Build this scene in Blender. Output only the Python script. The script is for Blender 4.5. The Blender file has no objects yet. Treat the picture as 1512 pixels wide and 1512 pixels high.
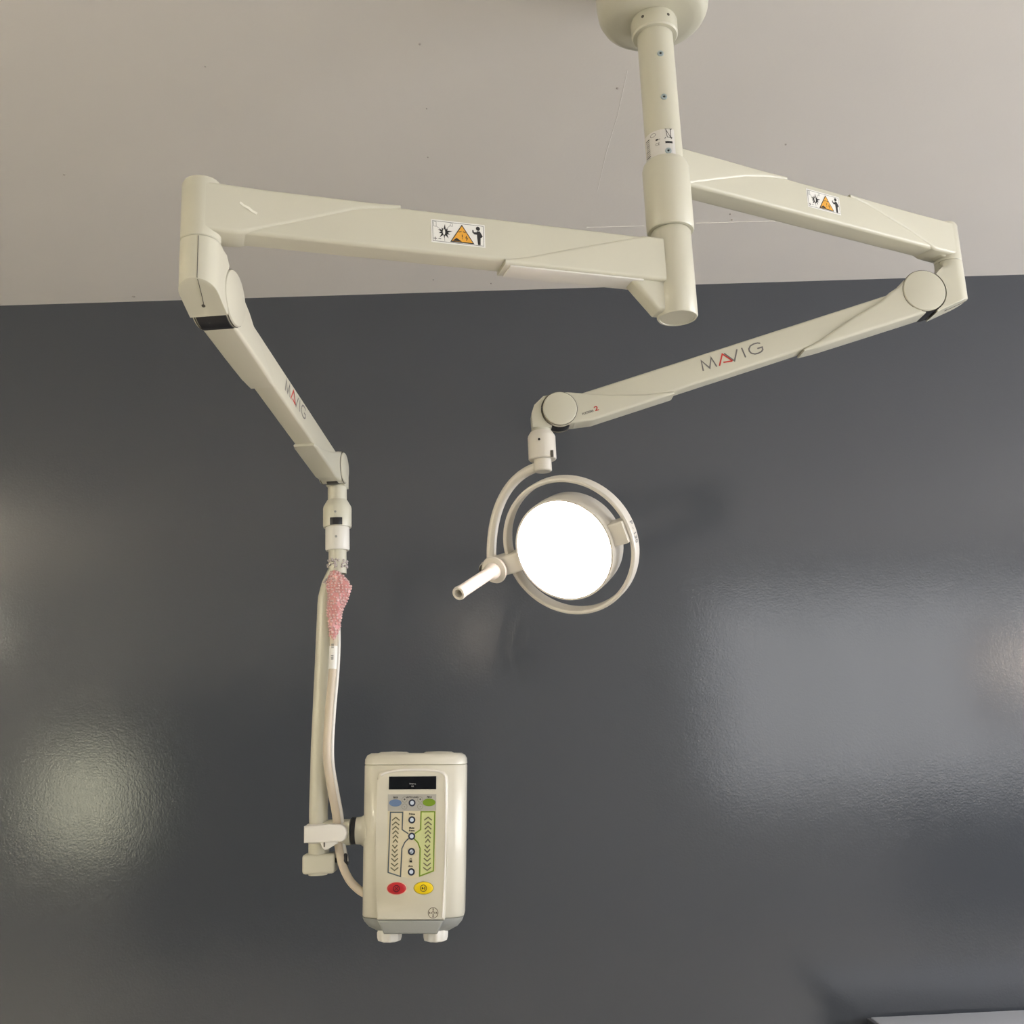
import bpy, bmesh, math, random
from mathutils import Vector, Matrix
random.seed(4)
S = bpy.context.scene
COL = S.collection
PI = math.pi

# ------------------------------------------------------------------ camera
EYE = 1.55
pit, rol, yaw = math.radians(12.6), math.radians(2.34), math.radians(1.4)
fw = Vector((math.sin(yaw)*math.cos(pit), math.cos(yaw)*math.cos(pit), math.sin(pit)))
R0 = Vector((math.cos(yaw), -math.sin(yaw), 0)); U0 = R0.cross(fw)
Rc = R0*math.cos(rol) - U0*math.sin(rol); Uc = U0*math.cos(rol) + R0*math.sin(rol)
cd = bpy.data.cameras.new('camera'); cam = bpy.data.objects.new('camera', cd); COL.objects.link(cam)
cd.sensor_width = 36; cd.lens = 36.0; cd.clip_start = .02
M = Matrix((Rc, Uc, -fw)).transposed().to_4x4(); M.translation = (0, 0, EYE); cam.matrix_world = M
S.camera = cam

# ------------------------------------------------------------------ world, exposure
w = bpy.data.worlds.new('world'); S.world = w; w.use_nodes = True
w.node_tree.nodes['Background'].inputs[0].default_value = (.75, .82, .9, 1)
w.node_tree.nodes['Background'].inputs[1].default_value = .5
S.view_settings.view_transform = 'Standard'; S.view_settings.look = 'None'
S.view_settings.exposure = 1.0; S.view_settings.gamma = 1; S.view_settings.use_curve_mapping = False
LAMP = 9.0; PANEGLOW = 1.15; SIDEFILL = 4.8; TUBE = 36.0; PANELGLOW = 2.6

# room extents
XL, XR, YB, YF, ZC = -4.6, 5.6, -2.5, 3.35, 3.10

# ------------------------------------------------------------------ materials
def lin(c):
    return tuple(((v/255+.055)/1.055)**2.4 if v/255 > .04045 else v/255/12.92 for v in c) + (1,)
def mat(name, col, rough=.4, metal=0, coat=0, emit=None, es=0, bump=0, bscale=300, var=0, vscale=6, trans=0, spec=.5, sss=0):
    m = bpy.data.materials.new(name); m.use_nodes = True
    nt = m.node_tree; b = nt.nodes['Principled BSDF']
    c = col if len(col) == 4 else tuple(col) + (1,)
    b.inputs['Base Color'].default_value = c; b.inputs['Roughness'].default_value = rough
    b.inputs['Metallic'].default_value = metal; b.inputs['Coat Weight'].default_value = coat
    b.inputs['Coat Roughness'].default_value = .12
    b.inputs['Transmission Weight'].default_value = trans
    b.inputs['Specular IOR Level'].default_value = spec
    if emit:
        b.inputs['Emission Color'].default_value = tuple(emit)+(1,); b.inputs['Emission Strength'].default_value = es
    tc = nt.nodes.new('ShaderNodeTexCoord')
    if var:
        n = nt.nodes.new('ShaderNodeTexNoise'); n.inputs['Scale'].default_value = vscale; n.inputs['Detail'].default_value = 4
        nt.links.new(tc.outputs['Object'], n.inputs['Vector'])
        mx = nt.nodes.new('ShaderNodeMix'); mx.data_type = 'RGBA'
        mx.inputs[6].default_value = tuple(v*(1-var) for v in c[:3])+(1,); mx.inputs[7].default_value = tuple(min(1, v*(1+var)) for v in c[:3])+(1,)
        nt.links.new(n.outputs['Fac'], mx.inputs[0]); nt.links.new(mx.outputs[2], b.inputs['Base Color'])
    if bump:
        n = nt.nodes.new('ShaderNodeTexNoise'); n.inputs['Scale'].default_value = bscale; n.inputs['Detail'].default_value = 3
        nt.links.new(tc.outputs['Object'], n.inputs['Vector'])
        bp = nt.nodes.new('ShaderNodeBump'); bp.inputs['Strength'].default_value = bump; bp.inputs['Distance'].default_value = .002
        nt.links.new(n.outputs['Fac'], bp.inputs['Height']); nt.links.new(bp.outputs[0], b.inputs['Normal'])
    return m
CREAM = mat('cream_enamel', (.61, .59, .475), .38, coat=.25, bump=.08, bscale=700, var=.03)
CREAM2 = mat('cream_cover', (.63, .61, .495), .36, coat=.3, bump=.08, bscale=700, var=.03)
WHITE = mat('off_white_plastic', (.76, .74, .68), .4, coat=.2, bump=.05, bscale=500)
INJW = mat('ivory_housing', (.66, .635, .53), .35, coat=.35, bump=.06, bscale=900)
LAMPW = mat('lamp_enamel', (.72, .68, .60), .35, coat=.3, bump=.05, bscale=600)
BLACK = mat('black_rubber', (.015, .015, .018), .35)
SEAM = mat('dark_seam', (.10, .09, .07), .7)
SOFTSEAM = mat('soft_seam', (.36, .34, .26), .6)
GREYP = mat('grey_plastic', (.30, .31, .29), .45)
STEEL = mat('zinc_screw', (.42, .50, .52), .35, metal=.6)
STICK = mat('sticker_white', (.86, .85, .80), .35)
INK = mat('print_black', (.02, .02, .02), .5)
INKG = mat('print_grey', (.20, .20, .19), .5)
LOGOG = mat('logo_grey', (.16, .15, .14), .5)
LOGOR = mat('logo_red', (.55, .03, .02), .45)
AMBER = mat('warning_amber', (.82, .40, .04), .45)
GLASSD = mat('display_glass', (.010, .011, .014), .12)
DTEXT = mat('display_text', (.5, .5, .5), .5)
PADG = mat('keypad_grey', (.43, .42, .38), .45)
PADC = mat('keypad_cream', (.66, .60, .42), .45)
PADGR = mat('keypad_green_field', (.60, .64, .30), .45)
OLIVE = mat('print_green', (.18, .30, .015), .45)
SLATE = mat('print_slate', (.08, .11, .13), .45)
BLUEB = mat('print_blue', (.13, .20, .34), .45)
NAVY = mat('key_ring_navy', (.02, .03, .06), .4)
KEYC = mat('key_centre', (.58, .65, .75), .35)
RED = mat('stop_red', (.45, .012, .018), .4)
YEL = mat('go_yellow', (.85, .62, .0), .4)
CHEV = mat('print_olive_grey', (.15, .14, .08), .5)
CABLE = mat('cable_beige', (.62, .54, .42), .5, bump=.1, bscale=200)
COUNTER = mat('counter_top_laminate', (.62, .65, .72), .25)
CTREDGE = mat('counter_edge', (.10, .10, .11), .4)
PINK = mat('pink_bubble_film', (.92, .42, .41), .22, coat=.6, trans=.25, bump=.3, bscale=160)
PINKB = mat('pink_bubbles', (1, .66, .63), .08, coat=1, trans=.25)
CLEARP = mat('clear_film', (.80, .72, .70), .1, coat=1, trans=.35)
FLOOR = mat('vinyl_floor', (.62, .59, .54), .35, var=.08)
SIDEW = mat('side_wall_paint', (.72, .70, .65), .5)
REARW = mat('rear_wall_paint', (.62, .62, .60), .5)
DARKC = mat('dark_cabinet', (.03, .035, .03), .4)
WOODM = mat('brown_wood', (.22, .09, .045), .4, var=.25, vscale=14)
LENS = mat('lamp_lens_lit', (1, 1, 1), .3, emit=(1, .80, .77), es=LAMP)
PANE = mat('added_pane_lit', (.8, .8, .8), .4, emit=(.95, .97, 1), es=PANEGLOW)
FILLPANE = mat('side_fill_pane', (.8, .8, .8), .4, emit=(.96, .96, 1), es=SIDEFILL)
GLOWPANEL = mat('reflected_panel_lit', (.8, .8, .7), .4, emit=(1, .98, .70), es=PANELGLOW)
TUBEM = mat('fill_tube_lit', (1, 1, 1), .4, emit=(1, .92, .74), es=TUBE)
SPOTM = mat('reflected_spot_lit', (1, 1, 1), .4, emit=(1, .84, .66), es=18)

def wallmat():
    m = mat('charcoal_gloss_paint', (.064, .071, .083), .12, spec=.72)
    nt = m.node_tree; b = nt.nodes['Principled BSDF']; tc = nt.nodes.new('ShaderNodeTexCoord')
    n1 = nt.nodes.new('ShaderNodeTexNoise'); n1.inputs['Scale'].default_value = 170; n1.inputs['Detail'].default_value = 2.5
    n2 = nt.nodes.new('ShaderNodeTexNoise'); n2.inputs['Scale'].default_value = 3.5; n2.inputs['Detail'].default_value = 2
    ad = nt.nodes.new('ShaderNodeMath'); ad.operation = 'MULTIPLY_ADD'; ad.inputs[1].default_value = 2.5
    nt.links.new(tc.outputs['Object'], n1.inputs['Vector']); nt.links.new(tc.outputs['Object'], n2.inputs['Vector'])
    nt.links.new(n2.outputs['Fac'], ad.inputs[0]); nt.links.new(n1.outputs['Fac'], ad.inputs[2])
    bp = nt.nodes.new('ShaderNodeBump'); bp.inputs['Strength'].default_value = .13; bp.inputs['Distance'].default_value = .002
    nt.links.new(ad.outputs[0], bp.inputs['Height']); nt.links.new(bp.outputs[0], b.inputs['Normal'])
    return m
WALL = wallmat()
def ceilmat():
    m = mat('ceiling_paint', (.78, .745, .70), .75, bump=.12, bscale=120, var=.03, vscale=2.2)
    return m
CEIL = ceilmat()

# ------------------------------------------------------------------ mesh helpers
def finish(bm, name, m, parent=None, smooth=35, kind=None, label=None):
    bmesh.ops.remove_doubles(bm, verts=bm.verts, dist=1e-6)
    bmesh.ops.recalc_face_normals(bm, faces=bm.faces)
    if smooth:
        a = math.radians(smooth)
        for f in bm.faces: f.smooth = True
        for e in bm.edges:
            e.smooth = not (len(e.link_faces) == 2 and e.calc_face_angle(0) > a)
    me = bpy.data.meshes.new(name); bm.to_mesh(me); bm.free()
    me.materials.append(m)
    o = bpy.data.objects.new(name, me); COL.objects.link(o)
    if parent: o.parent = parent
    if kind: o['kind'] = kind
    if label: o['label'] = label
    return o
def thing(name, label, cat, loc=(0, 0, 0), rz=0, group=None):
    o = bpy.data.objects.new(name, None); COL.objects.link(o); o.location = loc; o.rotation_euler = (0, 0, rz)
    o.empty_display_size = .05; o['label'] = label; o['category'] = cat
    if group: o['group'] = group
    return o
def box(bm, x0, x1, y0, y1, z0, z1, bev=0):
    r = bmesh.ops.create_cube(bm, size=1)
    for v in r['verts']:
        v.co = Vector(((x0+x1)/2+v.co.x*(x1-x0), (y0+y1)/2+v.co.y*(y1-y0), (z0+z1)/2+v.co.z*(z1-z0)))
    if bev:
        es = {e for v in r['verts'] for e in v.link_edges}
        bmesh.ops.bevel(bm, geom=list(es), offset=bev, segments=3, profile=.5, affect='EDGES')
def lathe(bm, prof, seg=48, mt=None, ang=(0, 2*PI), flute=0, nfl=10):
    mt = mt or Matrix(); full = abs(ang[1]-ang[0]-2*PI) < 1e-6
    n = seg if full else seg+1; rings = []
    for r, z in prof:
        if r < 1e-6: rings.append([bm.verts.new(mt @ Vector((0, 0, z)))]*n); continue
        ring = []
        for i in range(n):
            a = ang[0]+(ang[1]-ang[0])*i/seg; rr = r*(1+flute*math.cos(nfl*a))
            ring.append(bm.verts.new(mt @ Vector((rr*math.cos(a), rr*math.sin(a), z))))
        rings.append(ring)
    for a, b in zip(rings, rings[1:]):
        for i in range(seg):
            j = (i+1) % n; vs = []
            for v in (a[i], a[j], b[j], b[i]):
                if v not in vs: vs.append(v)
            if len(vs) > 2:
                try: bm.faces.new(vs)
                except ValueError: pass
    return rings
def frame_z(p, d, up=Vector((0, 0, 1))):
    z = Vector(d).normalized()
    if abs(z.dot(up)) > .99: up = Vector((1, 0, 0))
    x = up.cross(z).normalized(); y = z.cross(x)
    m = Matrix((x, y, z)).transposed().to_4x4(); m.translation = Vector(p); return m
def smoothpath(pts, sub=8):
    pts = [Vector(p) for p in pts]; out = []
    P = [pts[0]*2-pts[1]] + pts + [pts[-1]*2-pts[-2]]
    for i in range(1, len(P)-2):
        for k in range(sub):
            t = k/sub; a, b, c, d = P[i-1:i+3]
            out.append(.5*((2*b)+(c-a)*t+(2*a-5*b+4*c-d)*t*t+(3*b-a-3*c+d)*t**3))
    out.append(pts[-1]); return out
def tube(bm, pts, r, seg=16, caps=True, ell=None, closed=False, up=None):
    pts = [Vector(p) for p in pts]; n = len(pts); rings = []
    ref = up or Vector((.3, 1, .2)).normalized(); prev = None
    for i, p in enumerate(pts):
        if closed: t = (pts[(i+1) % n]-pts[i-1]).normalized()
        else: t = (pts[min(i+1, n-1)]-pts[max(i-1, 0)]).normalized()
        if prev is None or up: x = (ref - t*ref.dot(t)).normalized()
        else: x = (prev - t*prev.dot(t)).normalized()
        prev = x; y = t.cross(x)
        rr = r[i] if isinstance(r, (list, tuple)) else r
        ex, ey = (rr, rr) if not ell else (rr*ell[0], rr*ell[1])
        rings.append([bm.verts.new(p+x*ex*math.cos(2*PI*k/seg)+y*ey*math.sin(2*PI*k/seg)) for k in range(seg)])
    for i in range(n if closed else n-1):
        a, b = rings[i], rings[(i+1) % n]
        for k in range(seg): bm.faces.new((a[k], a[(k+1) % seg], b[(k+1) % seg], b[k]))
    if caps and not closed: bm.faces.new(rings[0]); bm.faces.new(rings[-1][::-1])
def rloft(bm, st, ux=Vector((1, 0, 0)), org=Vector((0, 0, 0)), pitch=0, nc=5):
    """rounded-rectangle loft; stations (u, vlo, vhi, halfwidth, corner radius) in the x-z plane tilted by pitch"""
    U = Vector((math.cos(pitch), 0, math.sin(pitch))); V = Vector((-math.sin(pitch), 0, math.cos(pitch))); Yv = Vector((0, 1, 0))
    rings = []
    for u, lo, hi, hw, rd in st:
        rd = min(rd, (hi-lo)/2*.98, hw*.98); ring = []
        for cx, cz, a0 in ((hw-rd, hi-rd, 0), (-hw+rd, hi-rd, PI/2), (-hw+rd, lo+rd, PI), (hw-rd, lo+rd, 1.5*PI)):
            for k in range(nc+1):
                a = a0+PI/2*k/nc
                ring.append(bm.verts.new(org+U*u+V*(cz+rd*math.sin(a))+Yv*(cx+rd*math.cos(a))))
        rings.append(ring)
    m = len(rings[0])
    for a, b in zip(rings, rings[1:]):
        for k in range(m): bm.faces.new((a[k], a[(k+1) % m], b[(k+1) % m], b[k]))
    bm.faces.new(rings[0]); bm.faces.new(rings[-1][::-1])
def prism(bm, poly, y0, y1, bev=.003, mt=None, seg=3):
    """poly in x-z, extruded along y, edges rounded"""
    mt = mt or Matrix()
    a = [bm.verts.new(mt @ Vector((x, y0, z))) for x, z in poly]; b = [bm.verts.new(mt @ Vector((x, y1, z))) for x, z in poly]
    f1 = bm.faces.new(a); f2 = bm.faces.new(b[::-1]); n = len(poly)
    for i in range(n): bm.faces.new((a[i], b[i], b[(i+1) % n], a[(i+1) % n]))
    if bev: bmesh.ops.bevel(bm, geom=list(f1.edges)+list(f2.edges), offset=bev, segments=seg, profile=.5, affect='EDGES', clamp_overlap=True)
def arc(cx, cz, r, a0, a1, n=12):
    return [(cx+r*math.cos(math.radians(a0+(a1-a0)*i/n)), cz+r*math.sin(math.radians(a0+(a1-a0)*i/n))) for i in range(n+1)]
def lerpf(tab, x):
    for (a, p), (b, q) in zip(tab, tab[1:]):
        if x <= b: return p+(q-p)*max(0, (x-a)/(b-a))
    return tab[-1][1]

# print helpers: strokes, fills and words laid on a surface through a mapping fn(x, y) -> Vector
def strokes(bm, lines, wd, fn, closed=False, sub=1):
    for pts in lines:
        pts = [Vector(p) for p in pts]
        if sub > 1:
            q = []
            for a, b in zip(pts, pts[1:]): q += [a.lerp(b, k/sub) for k in range(sub)]
            pts = q+[pts[-1]]
        n = len(pts); L = []
        for i in range(n):
            if closed: d1 = (pts[i]-pts[i-1]).normalized(); d2 = (pts[(i+1) % n]-pts[i]).normalized()
            else:
                d2 = (pts[i+1]-pts[i]).normalized() if i < n-1 else (pts[i]-pts[i-1]).normalized()
                d1 = (pts[i]-pts[i-1]).normalized() if i else d2
            t = (d1+d2); t = t.normalized() if t.length > 1e-6 else d2
            nn = Vector((-t.y, t.x)); s = wd/2/max(.45, abs(nn.dot(Vector((-d2.y, d2.x)))))
            L.append((bm.verts.new(fn(*(pts[i]+nn*s))), bm.verts.new(fn(*(pts[i]-nn*s)))))
        for i in range(n if closed else n-1):
            a, b = L[i], L[(i+1) % n]; bm.faces.new((a[0], b[0], b[1], a[1]))
def fill(bm, pts, fn):
    bm.faces.new([bm.verts.new(fn(x, y)) for x, y in pts])
def circ(cx, cy, rx, ry=None, n=28): return [(cx+rx*math.cos(2*PI*i/n), cy+(ry or rx)*math.sin(2*PI*i/n)) for i in range(n)]
def words(bm, s, x, y, size, fn, align='CENTER', xs=1.0, bold=0):
    c = bpy.data.curves.new('words', 'FONT'); c.body = s; c.size = size; c.align_x = align; c.resolution_u = 2; c.offset = bold
    o = bpy.data.objects.new('words', c); COL.objects.link(o)
    dg = bpy.context.evaluated_depsgraph_get(); me = bpy.data.meshes.new_from_object(o.evaluated_get(dg))
    vs = [bm.verts.new(fn(x+v.co.x*xs, y+v.co.y)) for v in me.vertices]
    for p in me.polygons:
        try: bm.faces.new([vs[i] for i in p.vertices])
        except ValueError: pass
    bpy.data.objects.remove(o); bpy.data.curves.remove(c); bpy.data.meshes.remove(me)
def printed(name, m, parent, draw, label=None):
    bm = bmesh.new(); draw(bm)
    me = bpy.data.meshes.new(name); bm.to_mesh(me); bm.free(); me.materials.append(m)
    o = bpy.data.objects.new(name, me); COL.objects.link(o); o.parent = parent
    if label: o['label'] = label
    return o

# ------------------------------------------------------------------ room shell
def slab(name, m, *b):
    bm = bmesh.new(); box(bm, *b); return finish(bm, name, m, smooth=0, kind='structure')
floor = slab('floor', FLOOR, XL-.1, XR+.1, YB-.1, YF+.1, -.1, 0)
ceil = slab('ceiling', CEIL, XL-.1, XR+.1, YB-.1, YF+.1, ZC, ZC+.1)
slab('wall_back', WALL, XL-.1, XR+.1, YF, YF+.1, 0, ZC)
slab('wall_left', SIDEW, XL-.1, XL, YB-.1, YF, 0, ZC)
slab('wall_right', SIDEW, XR, XR+.1, YB-.1, YF, 0, ZC)
slab('wall_rear', REARW, XL, XR, YB-.1, YB, 0, ZC)
# assumed windows, added unseen in the rear wall; panes glow for the bright reflection
def added_window(n, x0, x1, z0, z1, cols, fm, pm):
    bm = bmesh.new(); t = .05
    box(bm, x0-t, x1+t, YB, YB+.05, z0-t, z0, .004); box(bm, x0-t, x1+t, YB, YB+.05, z1, z1+t, .004)
    for i in range(cols+1):
        x = x0+(x1-x0)*i/cols; box(bm, x-t/2, x+t/2, YB, YB+.045, z0, z1, .003)
    fr = finish(bm, 'added_window_%d' % n, fm, kind='structure')
    for i in range(cols):
        a = x0+(x1-x0)*i/cols+t/2; b = x0+(x1-x0)*(i+1)/cols-t/2
        bm = bmesh.new(); box(bm, a, b, YB+.005, YB+.015, z0, z1); finish(bm, 'pane', pm, fr, smooth=0)
added_window(1, 1.9, 5.5, 1.02, 2.75, 4, SIDEW, PANE)
bm = bmesh.new(); box(bm, XR-.05, XR, -1.0, 3.2, .85, .9, .004); box(bm, XR-.05, XR, -1.0, 3.2, 2.7, 2.75, .004)  # second of the added windows, out of view, its panes glow to brighten the ceiling
for i in range(4): box(bm, XR-.045, XR, -1.0+1.4*i-.03*(i == 3), -1.0+1.4*i+.05-.03*(i == 3), .9, 2.7, .003)
fr = finish(bm, 'added_window_2', SIDEW, kind='structure')
for i in range(3):
    bm = bmesh.new(); box(bm, XR-.015, XR-.005, -.95+1.4*i, .4+1.4*i-.03, .9, 2.7); finish(bm, 'pane', FILLPANE, fr, smooth=0)
# fine ceiling relief: board joints and small nail pops
bm = bmesh.new()
for x0, x1, y0, y1 in ((.34, .52, 2.912, 2.9135), (.68, .95, 2.905, 2.9065)):
    box(bm, x0, x1, y0, y1+.002, ZC-.0012, ZC+.001)
tube(bm, [(.371, 2.15, ZC+.0006), (.368, 2.33, ZC+.0006), (.357, 2.50, ZC+.0006), (.352, 2.70, ZC+.0006)], .0012, 6)
finish(bm, 'trim_1', CEIL, kind='structure')
bm = bmesh.new()
for x, y, r in ((-.116, 2.037, .003), (.355, 2.217, .004), (-1.117, 2.534, .003), (-.616, 2.096, .002), (-.116, 2.279, .002), (-.127, 2.497, .002), (.776, 2.854, .003), (.844, 2.482, .003), (-.157, 3.248, .003), (-1.196, 3.31, .006), (.04, 3.29, .003), (.79, 2.89, .004)):
    lathe(bm, [(0, -.003), (r*.6, -.0022), (r, 0)], 10, Matrix.Translation((x, y, ZC)))
finish(bm, 'trim_2', mat('nail_pop_filler', (.42, .38, .34), .6), kind='structure')

# ------------------------------------------------------------------ counter at lower right, against the wall
ct = thing('counter', 'pale blue grey worktop with dark edge against the charcoal wall at lower right', 'counter', (2.3, 3.02, 0))
bm = bmesh.new(); box(bm, -1.200, 1.2, -.32, .31, .666, .695, .003); finish(bm, 'worktop', COUNTER, ct)
bm = bmesh.new(); box(bm, -1.212, -1.2, -.325, .31, .655, .693, .002); finish(bm, 'edge_strip', CTREDGE, ct)
bm = bmesh.new(); box(bm, -1.17, 1.17, -.28, .30, .0, .666, .003); finish(bm, 'cabinet_body', DARKC, ct)

# ------------------------------------------------------------------ behind the camera: unseen things built for the glossy wall's reflections and the room light
def fill_tube_light(loc, rz, label):  # invented hanging fixture, unseen, added to lift and warm the ceiling
    t = thing('fill_tube_light', label, 'fill light', loc, rz, 'added twin tube fill lights out of view')
    bm = bmesh.new(); box(bm, -.62, .62, -.04, .04, -.03, 0, .006); finish(bm, 'housing', WHITE, t)
    for e in (-1, 1):
        bm = bmesh.new(); tube(bm, [(e*.45, 0, -.01), (e*.45, 0, .55)], .006, 10); finish(bm, 'hanger', STEEL, t)
    for s in (-1, 1):
        bm = bmesh.new(); tube(bm, [(-.58, s*.07, -.015), (.58, s*.07, -.015)], .019, 14); finish(bm, 'tube', TUBEM, t)
        for e in (-1, 1):
            bm = bmesh.new(); box(bm, e*.59-.012, e*.59+.012, s*.07-.022, s*.07+.022, -.037, .007, .003); finish(bm, 'lamp_holder', WHITE, t)
fill_tube_light((-3.7, .3, ZC-.55), math.radians(90), 'added white suspended twin tube light brightening the ceiling, left of the frame')
fill_tube_light((-4.2, -1.0, ZC-.55), math.radians(90), 'added white suspended twin tube light brightening the ceiling, behind the camera')
xv = thing('reflected_panel', 'small lit panel added on the rear wall for its reflection', 'lit panel', (-3.5, YB+.02, .78))  # glowing panel put in for the bright patch reflected at lower left
bm = bmesh.new(); box(bm, -.38, .38, 0, .09, 0, .86, .01); finish(bm, 'case', GREYP, xv)
bm = bmesh.new(); box(bm, -.34, .34, .088, .095, .05, .81); finish(bm, 'lit_panel', GLOWPANEL, xv)
cb = thing('assumed_low_cabinet', 'dark low cabinet assumed below the rear panes for the dark reflection at right', 'cabinet', (4.66, YB+.28, 0))  # assumed cabinet, unseen, gives the dark reflection at lower right
bm = bmesh.new(); box(bm, -.9, .9, -.25, .25, .05, .93, .004); finish(bm, 'body', DARKC, cb)
for s in (-1, 1):
    bm = bmesh.new(); box(bm, (s-1)*.45+.01, (s+1)*.45-.01, .25, .27, .08, .9, .003); d = finish(bm, 'door', DARKC, cb)
    bm = bmesh.new(); tube(bm, [(-s*.06, .29, .55), (-s*.06, .29, .75)], .006, 8); finish(bm, 'handle', STEEL, d)
tcb = thing('added_tall_cabinet', 'tall dark cabinet added along the rear wall to darken the reflection on the left', 'cabinet', (-1.75, YB+.34, 0))  # invented cabinet, unseen, keeps the wall's reflection dark on the left
bm = bmesh.new(); box(bm, -1.25, 1.25, -.28, .22, .05, 2.1, .005); finish(bm, 'body', DARKC, tcb)
for i in range(4):
    bm = bmesh.new(); box(bm, -1.25+.625*i+.006, -.625+.625*i-.006, .22, .24, .09, 2.07, .003); d = finish(bm, 'door', DARKC, tcb)
    bm = bmesh.new(); tube(bm, [(-1.19+.625*i, .262, 1.0), (-1.19+.625*i, .262, 1.2)], .006, 8); finish(bm, 'handle', STEEL, d)
for x, z, r, lb in ((-.10, 2.50, .045, 'tiny warm round wall lamp added high on the rear wall for a reflected speck'), (4.73, 2.05, .10, 'larger warm round wall lamp added at the right end of the rear wall for its reflection')):  # invented lamps, unseen, lit only to leave warm specks reflected in the wall
    wl = thing('added_wall_lamp', lb, 'lamp', (x, YB+.02, z), 0, 'added round wall lamps behind the camera')
    bm = bmesh.new(); lathe(bm, [(0, 0), (r+.02, 0), (r+.02, .05), (r, .06), (r, .045), (0, .045)], 32, Matrix.Rotation(-PI/2, 4, 'X')); finish(bm, 'mount', WHITE, wl)
    bm = bmesh.new(); lathe(bm, [(0, .07), (r*.7, .065), (r*.98, .05), (0, .05)], 32, Matrix.Rotation(-PI/2, 4, 'X')); finish(bm, 'diffuser', SPOTM, wl)
sc = thing('added_coat_stand', 'dark coat stand with a round foot, added to carry the reflected brown coat', 'coat stand', (4.06, YB+.9, 0))  # stand and coat are invented, unseen, to reflect as a brown shape
bm = bmesh.new(); lathe(bm, [(0, .03), (.02, .03), (.19, .02), (.20, .005), (.20, 0), (0, 0)], 32); finish(bm, 'foot', DARKC, sc)
bm = bmesh.new(); tube(bm, [(0, 0, .02), (0, 0, 2.45)], .014, 12); finish(bm, 'pole', DARKC, sc)
for a_ in range(4):
    bm = bmesh.new(); d = Vector((math.cos(a_*PI/2+.4), math.sin(a_*PI/2+.4), 0)); tube(bm, smoothpath([Vector((0, 0, 2.36)), d*.07+Vector((0, 0, 2.37)), d*.12+Vector((0, 0, 2.43))]), .007, 8); finish(bm, 'hook', DARKC, sc)
bm = bmesh.new(); lathe(bm, [(.018, 2.36), (.06, 2.34), (.13, 2.26), (.15, 2.1), (.125, 1.9), (.135, 1.7), (.15, 1.52), (.13, 1.5), (.018, 1.52)], 36, Matrix.Translation((4.06, YB+.9, 0)) @ Matrix.Diagonal((1, .62, 1, 1)), flute=.06, nfl=7)
ct_ = finish(bm, 'coat', WOODM); ct_['label'] = 'short brown coat added on the dark stand for a brown reflection'; ct_['category'] = 'coat'

# ------------------------------------------------------------------ ceiling column
CX, CY = .371, 1.80
col = thing('ceiling_column', 'cream ceiling-mounted column with round flange and screws carrying both arms', 'column', (CX, CY, 0))
def cyl(name, m, prof, parent, seg=64, **k):
    bm = bmesh.new(); lathe(bm, prof, seg, **k); return finish(bm, name, m, parent)
cyl('ceiling_flange', CREAM, [(.04, 2.958), (.078, 2.957), (.094, 2.960), (.104, 2.967), (.110, 2.979), (.113, 3.0), (.114, 3.10)], col)
cl = cyl('collar', CREAM, [(.036, 2.921), (.0435, 2.921), (.0462, 2.924), (.0465, 2.952), (.0445, 2.958), (.036, 2.960)], col)
cyl('pole', CREAM, [(.0356, 2.49), (.0356, 2.93)], col)
for a in (-128, -62):
    bm = bmesh.new(); ar = math.radians(a); d = Vector((math.cos(ar), math.sin(ar), 0))
    lathe(bm, [(0, .0006), (.003, .0006), (.0034, -.001)], 12, frame_z(d*.0464+Vector((0, 0, 2.942)), d)); finish(bm, 'set_screw', SEAM, cl)
def pmap(off):
    # x runs round the pole (metres of arc from the -y side), y is height
    return lambda x, y: Vector((math.sin(x/.0356)*(.0356+off), -math.cos(x/.0356)*(.0356+off), y))
for px, z in ((.001, 2.858), (.001, 2.762), (.001, 2.645)):
    a = px/.0356; d = Vector((math.sin(a), -math.cos(a), 0)); bm = bmesh.new()
    lathe(bm, [(.0022, .0004), (.0026, .0018), (.0058, .0016), (.0064, 0), (.0064, -.002)], 24, frame_z(d*.0356+Vector((0, 0, z)), d)); sw = finish(bm, 'screw', STEEL, col, label='grey socket screw on the pole')
    bm = bmesh.new(); lathe(bm, [(0, .0007), (.0023, .0007)], 6, frame_z(d*.0356+Vector((0, 0, z)), d)); finish(bm, 'socket', INK, sw)
def lab(bm):
    for i in range(12):
        x0 = -.052+.068*i/12; x1 = -.052+.068*(i+1)/12; f = pmap(.0003)
        bm.faces.new([bm.verts.new(f(*p)) for p in ((x0, 2.632), (x1, 2.632), (x1, 2.692), (x0, 2.692))])
rl = printed('rating_label', mat('label_film', (.72, .70, .66), .3), col, lab, 'clear film label with printed approval marks')
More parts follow.
